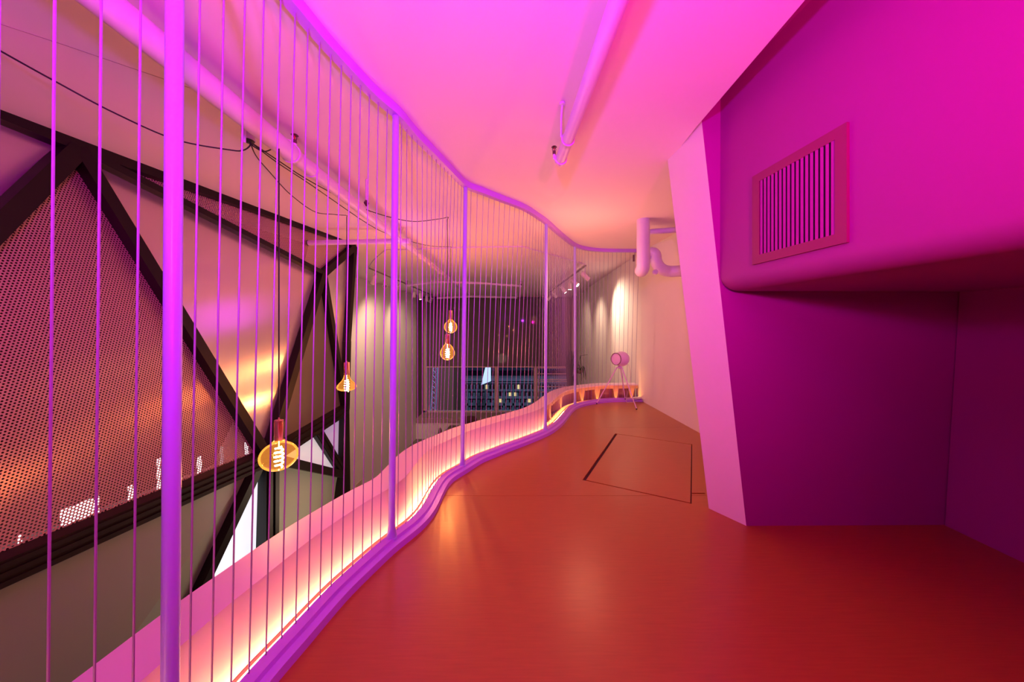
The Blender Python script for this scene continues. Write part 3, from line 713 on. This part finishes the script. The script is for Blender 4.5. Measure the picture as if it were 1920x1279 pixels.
# ------------------------------------------------------------------ window end of the hall
yw = YW; zs = -2.67; zbl = -0.51
struct(MB().box((XL, 14.2, LF), (2.6, YW + .3, zs - 0.12)).build('wall_window', M['white']))
struct(MB().box((XL + .001, 14.16, zs - .20), (2.345, YW - .05, zs)).build('trim_2', M['sill']), 'deep taupe window sill')
struct(MB().box((XL + .001, 14.2, zs + .001), (XL + .03, YW, HC - .001)).build('trim_3', M['jamb']), 'dark jamb left of the window')
struct(MB().box((2.325, 14.6, zs + .001), (2.345, YW, HC - .001)).build('trim_4', M['jamb']), 'dark jamb right of the window')
win = MB().box((XL + .03, YW - .02, zs), (2.33, YW + .06, zs + .07)); win.box((XL + .03, YW - .02, zs), (XL + .20, YW + .06, HC)); win.box((2.2, YW - .02, zs), (2.33, YW + .06, HC)); win.box((XL + .03, YW - .02, HC - .08), (2.33, YW + .06, HC))
win = struct(win.build('window_1', M['frame']), 'wide hall window with half-lowered blinds')
def wx(px): return (px - CX) / F * YW
def wz(py): return EYE - (py - CY) / F * YW
for x0, x1 in [(927.5, 935), (1000.5, 1008)]:
    MB().box((wx(x0), YW - .03, zs + .07), (wx(x1), YW + .06, HC - .08)).build('mullion', M['frame'], win)
for x0, x1 in [(XL + .2, wx(927.5)), (wx(935), wx(1000.5)), (wx(1008), 2.2)]:
    MB().box((x0, YW + .015, zs + .07), (x1, YW + .022, HC - .08)).build('pane', M['pane'], win)
for py in [690, 701, 712, 715.5, 725, 735, 745, 755, 765]:
    MB().box((wx(1008), YW - .025, wz(py) - .02), (2.2, YW + .01, wz(py) + .02)).build('louvre_bar', M['frame'], win)
MB().box((wx(1011), YW - .025, wz(765)), (wx(1012), YW + .01, wz(690))).build('louvre_stile', M['frame'], win)
for (x0, x1), lb in zip([(XL + .19, wx(934)), (wx(935), wx(1000)), (wx(1001), 2.19)], ['left', 'middle', 'right']):
    t = thing('roller_blind', '%s brown roller blind lowered halfway down the hall window' % lb, 'blind', (x0, YW - .06, zbl), 'roller blinds on the hall window')
    MB().box((x0, YW - .062, zbl + .02), (x1, YW - .058, HC - .02)).build('fabric', M['blind'], t)
    MB().box((x0, YW - .072, zbl - .03), (x1, YW - .048, zbl + .02)).build('bottom_bar', M['frame'], t)
    MB().tube([(x0, YW - .06, HC - .06), (x1, YW - .06, HC - .06)], 0.045, 12).build('roller', M['blind'], t, smooth=True)

# outside: street, arcaded building, mast, sail
tag(MB().box((-60, YW + 1, -11.3), (60, 90, -11.0)).build('street', M['asphalt']), 'dark street beyond the hall window', 'street')
YB = 40.0
def bx(px): return (px - CX) / F * YB
def bzz(py): return EYE - (py - CY) / F * YB
t = thing('arcade_building', 'pale arcaded building across the street seen through the hall window', 'building', (bx(940), YB, -11))
MB().box((bx(868), YB, -11), (bx(1090), YB + 1.5, bzz(708))).build('wall', M['stone'], t)
for py, h, dd in [(711, .35, .5), (717, .15, .3), (731.5, .14, .35), (745, .2, .3), (757, .3, .4)]:
    MB().box((bx(868), YB - dd, bzz(py) - h / 2), (bx(1090), YB, bzz(py) + h / 2)).build('cornice', M['stone'], t)
px = 873
while px < 1088:
    x = bx(px); m = MB(); z0 = bzz(729.5); z1 = bzz(723); r = bx(px + 1.9) - x
    poly = [(x - r, YB - .03, z0), (x + r, YB - .03, z0)] + [(x + r * math.cos(a), YB - .03, z1 + r * math.sin(a)) for a in [PI * i / 8 for i in range(9)]]
    m.prism(poly, (0, .06, 0)).build('window', M['dark_glass'] if random.random() < .9 else M['warm_window'], t); px += 6.6
for px in range(876, 1088, 17):
    MB().box((bx(px), YB - .4, -11), (bx(px + 3), YB, bzz(733))).build('pier', M['stone'], t)
for i, px in enumerate(range(882, 1080, 9)):
    for py in (739, 751, 764):
        m = MB().box((bx(px), YB - .03, bzz(py + 3.5)), (bx(px + 5), YB + .03, bzz(py - 3)))
        m.build('window', M['warm_window'] if (px, py) in ((954, 739), (963, 739), (927, 751), (990, 751), (936, 751)) else M['dark_glass'], t)
t = MB().box((bx(800), YB - 4, -10.99), (bx(873) - .6, YB + 2, 6)).build('brown_building', M['brown_facade']); tag(t, 'plain brown building filling the left of the window view', 'building')
t = MB().prism([P(914, 672, 33), P(919.5, 672, 33), P(920, 715, 33), P(902, 722, 33)], (0, .3, 0)).build('window_reflection', M['reflection']); tag(t, 'bluish white tapering window reflection, drawn as a glowing panel outside', 'panel')  # reflection in the glass, built as a glowing solid outside
t = thing('lattice_mast', 'slanting lattice mast outside the left of the hall window', 'mast', (P(808, 775, 20).x, 20, -11))
a0, a1 = P(807, 770, 20), P(820, 560, 20)
b0, b1 = P(817, 770, 20), P(826, 560, 20)
MB().tube([(a0.x, a0.y, -11), a0, a1], 0.03, 6).build('chord', M['mast'], t); MB().tube([(b0.x, b0.y, -11), b0, b1], 0.03, 6).build('chord', M['mast'], t)
m = MB()
for i in range(22):
    k0, k1 = i / 22, (i + 1) / 22
    m.tube([a0.lerp(a1, k0), b0.lerp(b1, k1)], 0.018, 5); m.tube([b0.lerp(b1, k0), a0.lerp(a1, k1)], 0.018, 5)
o = m.build('bracing', M['mast'], t)

# ------------------------------------------------------------------ tripod spotlight at the end of the gallery
hc = P(1163, 673, 5.66)
t = thing('tripod_lamp', 'white studio lamp on three thin legs at the far end of the gallery', 'lamp', (hc.x, hc.y, 0))
ax = Vector((-0.80, -0.58, 0.04)).normalized()
MB().lathe(hc - ax * .13, ax, [(.02, -.03), (.07, -.022), (.105, .005), (.128, .05), (.133, .10), (.130, .13), (.122, .15), (.115, .20), (.108, .245), (.100, .25), (.097, .235)], 36).build('head', M['pipe'], t, smooth=True)
MB().lathe(hc - ax * .13, ax, [(.098, .205), (.098, .236), (.06, .246), (.01, .250)], 28).build('lens', M['pipe'], t, smooth=True)
MB().lathe(hc - ax * .13, ax, [(.099, .240), (.109, .240), (.109, .256), (.099, .256), (.099, .240)], 32, False).build('rim', M['track'], t, smooth=True)
ap = P(1162, 687.5, 5.68)
MB().lathe(ap + Vector((0, 0, -.035)), (0, 0, 1), [(.03, 0), (.045, .01), (.045, .03), (.02, .05)], 16).build('yoke', M['pipe'], t, smooth=True)
for e, z in [(P(1119, 757.5, 5.76), 0.0), (P(1193.5, 768, 5.385), 0.0), (Vector((1.85, 5.93, 0)), 0.045)]:
    e = Vector((e.x, e.y, z)); dd = (e - ap).normalized(); o0 = Vector((dd.x, dd.y, 0)) * .10
    lg = MB().tube([ap + o0 + Vector((0, 0, -.015)), e + Vector((0, 0, .012))], [0.011, 0.0095], 10).build('leg', M['pipe'], t, smooth=True)
    MB().tube([e + Vector((0, 0, .02)), e + Vector((0, 0, .002))], 0.012, 10).build('foot', M['black'], lg)
s = P(1175, 682, 5.6)
cpts = [s, P(1179, 685, 5.6), P(1182, 700, 5.62), P(1181, 722, 5.68), P(1177, 736, 5.75), Vector((1.84, 5.83, .03)), Vector((1.92, 5.85, .012)), Vector((2.02, 5.88, .012)), Vector((2.08, 5.90, .03))]
MB().tube(catmull(cpts, 6), 0.004, 6).build('power_cord', M['spot'], t, smooth=True)
t = thing('power_strip', 'small white multi-socket block with coiled cord in the far corner', 'power strip', (2.08, 5.88, .0))
MB().bar((1.98, 5.895, .075), (2.15, 5.955, .075), .05, .03).build('socket_block', M['spot'], t)
q = [(1.86 + .05 * math.cos(a) + .012 * i, 5.88 + .02 * math.sin(a), .07 + .004 * (i % 5)) for i, a in enumerate([k * .7 for k in range(28)])]
MB().tube(q, 0.005, 6).build('coiled_cord', M['spot'], t, smooth=True)
# small bracket on the top rail end
o = MB().box((1.99, 5.90, 2.60), (2.02, 5.93, 2.72)).build('wall_bracket', M['sprinkler']); tag(o, 'small dark bracket by the far end of the top rail', 'bracket')

# ------------------------------------------------------------------ plants by the window
def leafstrip(m, pts, w0):
    pts = catmull(pts, 5); n = len(pts)
    for i in range(n - 1):
        w_a = w0 * math.sin(PI * (0.12 + .88 * i / (n - 1))) + .003; w_b = w0 * math.sin(PI * (0.12 + .88 * (i + 1) / (n - 1))) + .003
        s = Vector((w_a, 0, 0)); s2 = Vector((w_b, 0, 0))
        m.add([pts[i] - s, pts[i] + s, pts[i + 1] + s2, pts[i + 1] - s2], [(0, 1, 2, 3)])
def plant(base, h, n, spread, label, hanging=False):
    t = thing('potted_plant', label, 'plant', tuple(base))
    MB().lathe(base, (0, 0, 1), [(.10, 0), (.14, .22), (.15, .25), (.12, .25)], 20).build('pot', M['chair'], t, smooth=True)
    for i in range(n):
        a = random.random() * 2 * PI; r = spread * (0.4 + .6 * random.random()); hh = h * (0.55 + .45 * random.random())
        b0 = Vector(base) + Vector((0, 0, .24)); e = b0 + Vector((r * math.cos(a), r * math.sin(a) * .5, hh))
        m = MB(); leafstrip(m, [b0, b0.lerp(e, .5) + Vector((0, 0, hh * .12)), e], 0.022 + .02 * random.random())
        m.build('leaf', M['leaf'], t)
plant(Vector((2.02, 14.50, -2.67)), 2.9, 34, 0.22, 'tall dark bushy plant standing on the window sill by the right wall')
y0 = 11.0; c0 = P(1087, 700, y0)
t = thing('hanging_plant', 'dark plant in a hanging bowl on thin cords against the right hall wall', 'plant', tuple(c0))
hook = P(1088, 667, y0)
for dx in (-.09, 0, .09): MB().tube([hook, c0 + Vector((dx, .03 if dx else -.06, .10))], 0.006, 6).build('cord', M['black'], t)
MB().lathe(c0, (0, 0, 1), [(.02, -.02), (.08, 0), (.11, .05), (.12, .10), (.10, .10)], 16).build('bowl', M['table'], t, smooth=True)
for dx, dz, up in [(.18, -.32, .16), (.12, -.24, .12), (-.12, -.2, .1), (-.05, .25, .2), (.05, -.35, .08), (.16, .05, .12)]:
    m = MB(); b0 = c0 + Vector((0, 0, .09)); leafstrip(m, [b0, b0 + Vector((dx * .6, -.03, up)), b0 + Vector((dx, -.05, (dz + up) * .4)), b0 + Vector((dx * 1.1, -.05, dz))], .018); m.build('leaf', M['leaf'], t)
MB().tube([hook, hook + Vector((0.25, 0, 0.04))], .008, 6).build('hook', M['black'], t)

# ------------------------------------------------------------------ furniture on the floor below
def chair(c, rz, label, sc=1.0):
    t = thing('lounge_chair', label, 'chair', (c[0], c[1], LF), 'dark chairs in the hall below')
    R = Matrix.Rotation(rz, 4, 'Z')
    def T(v): return Vector((c[0], c[1], LF)) + (R @ Vector(v)) * sc
    m = MB(); m.hexa([T(v) for v in [(-.26, -.25, .38), (.26, -.25, .38), (.26, .25, .38), (-.26, .25, .38)]], [T(v) for v in [(-.26, -.25, .47), (.26, -.25, .47), (.26, .25, .47), (-.26, .25, .47)]]).build('seat', M['chair'], t)
    poly = [(-.25, .24, .44), (.25, .24, .44), (.25, .30, .80), (.20, .32, .90), (-.20, .32, .90), (-.25, .30, .80)]
    m = MB(); a = [T(v) for v in poly]; o = (R @ Vector((0, .06, 0))) * sc; m.prism(a, tuple(o)).build('backrest', M['chair'], t)
    for x in (-.22, .22):
        for y in (-.2, .2): MB().tube([T((x, y, 0)), T((x * .95, y * .95, .39))], .016, 8).build('leg', M['black'], t)
def pt_on(px, py, z): d = (EYE - z) * F / (py - CY); return P(px, py, d)
q = pt_on(809, 807, LF + .9); chair((q.x, q.y), -1.2, 'dark brown rounded chair beside the left hall wall, below the window')
q = pt_on(802, 829, LF + .75)
q = pt_on(876, 786, LF + 1.10); chair((-2.40, 13.35), 0.0, 'dark red-brown armchair below the centre of the window', 1.25)
q = pt_on(846, 801, LF + .74)
t = thing('dining_table', 'long taupe table in front of the window below the gallery', 'table', (q.x, q.y, LF))
MB().hexa([(q.x - .18, q.y - .9, LF + .70), (q.x + .28, q.y - .9, LF + .70), (q.x + .28, q.y + .25, LF + .70), (q.x - .10, q.y + .25, LF + .70)],
          [(q.x - .18, q.y - .9, LF + .74), (q.x + .28, q.y - .9, LF + .74), (q.x + .28, q.y + .25, LF + .74), (q.x - .10, q.y + .25, LF + .74)]).build('table_top', M['table'], t)
for dx, dy in [(-.1, -.8), (.2, -.8), (.2, .15), (-.03, .15)]: MB().tube([(q.x + dx, q.y + dy, LF), (q.x + dx, q.y + dy, LF + .7)], .025, 8).build('leg', M['black'], t)
# wall plate low on the left hall wall
q = P(672, 912, 9.3); o = MB().box((XL, q.y - .16, q.z - .12), (XL + .012, q.y + .16, q.z + .12)).build('wall_plate', M['frame']); tag(o, 'small grey plate low on the left hall wall', 'wall plate')
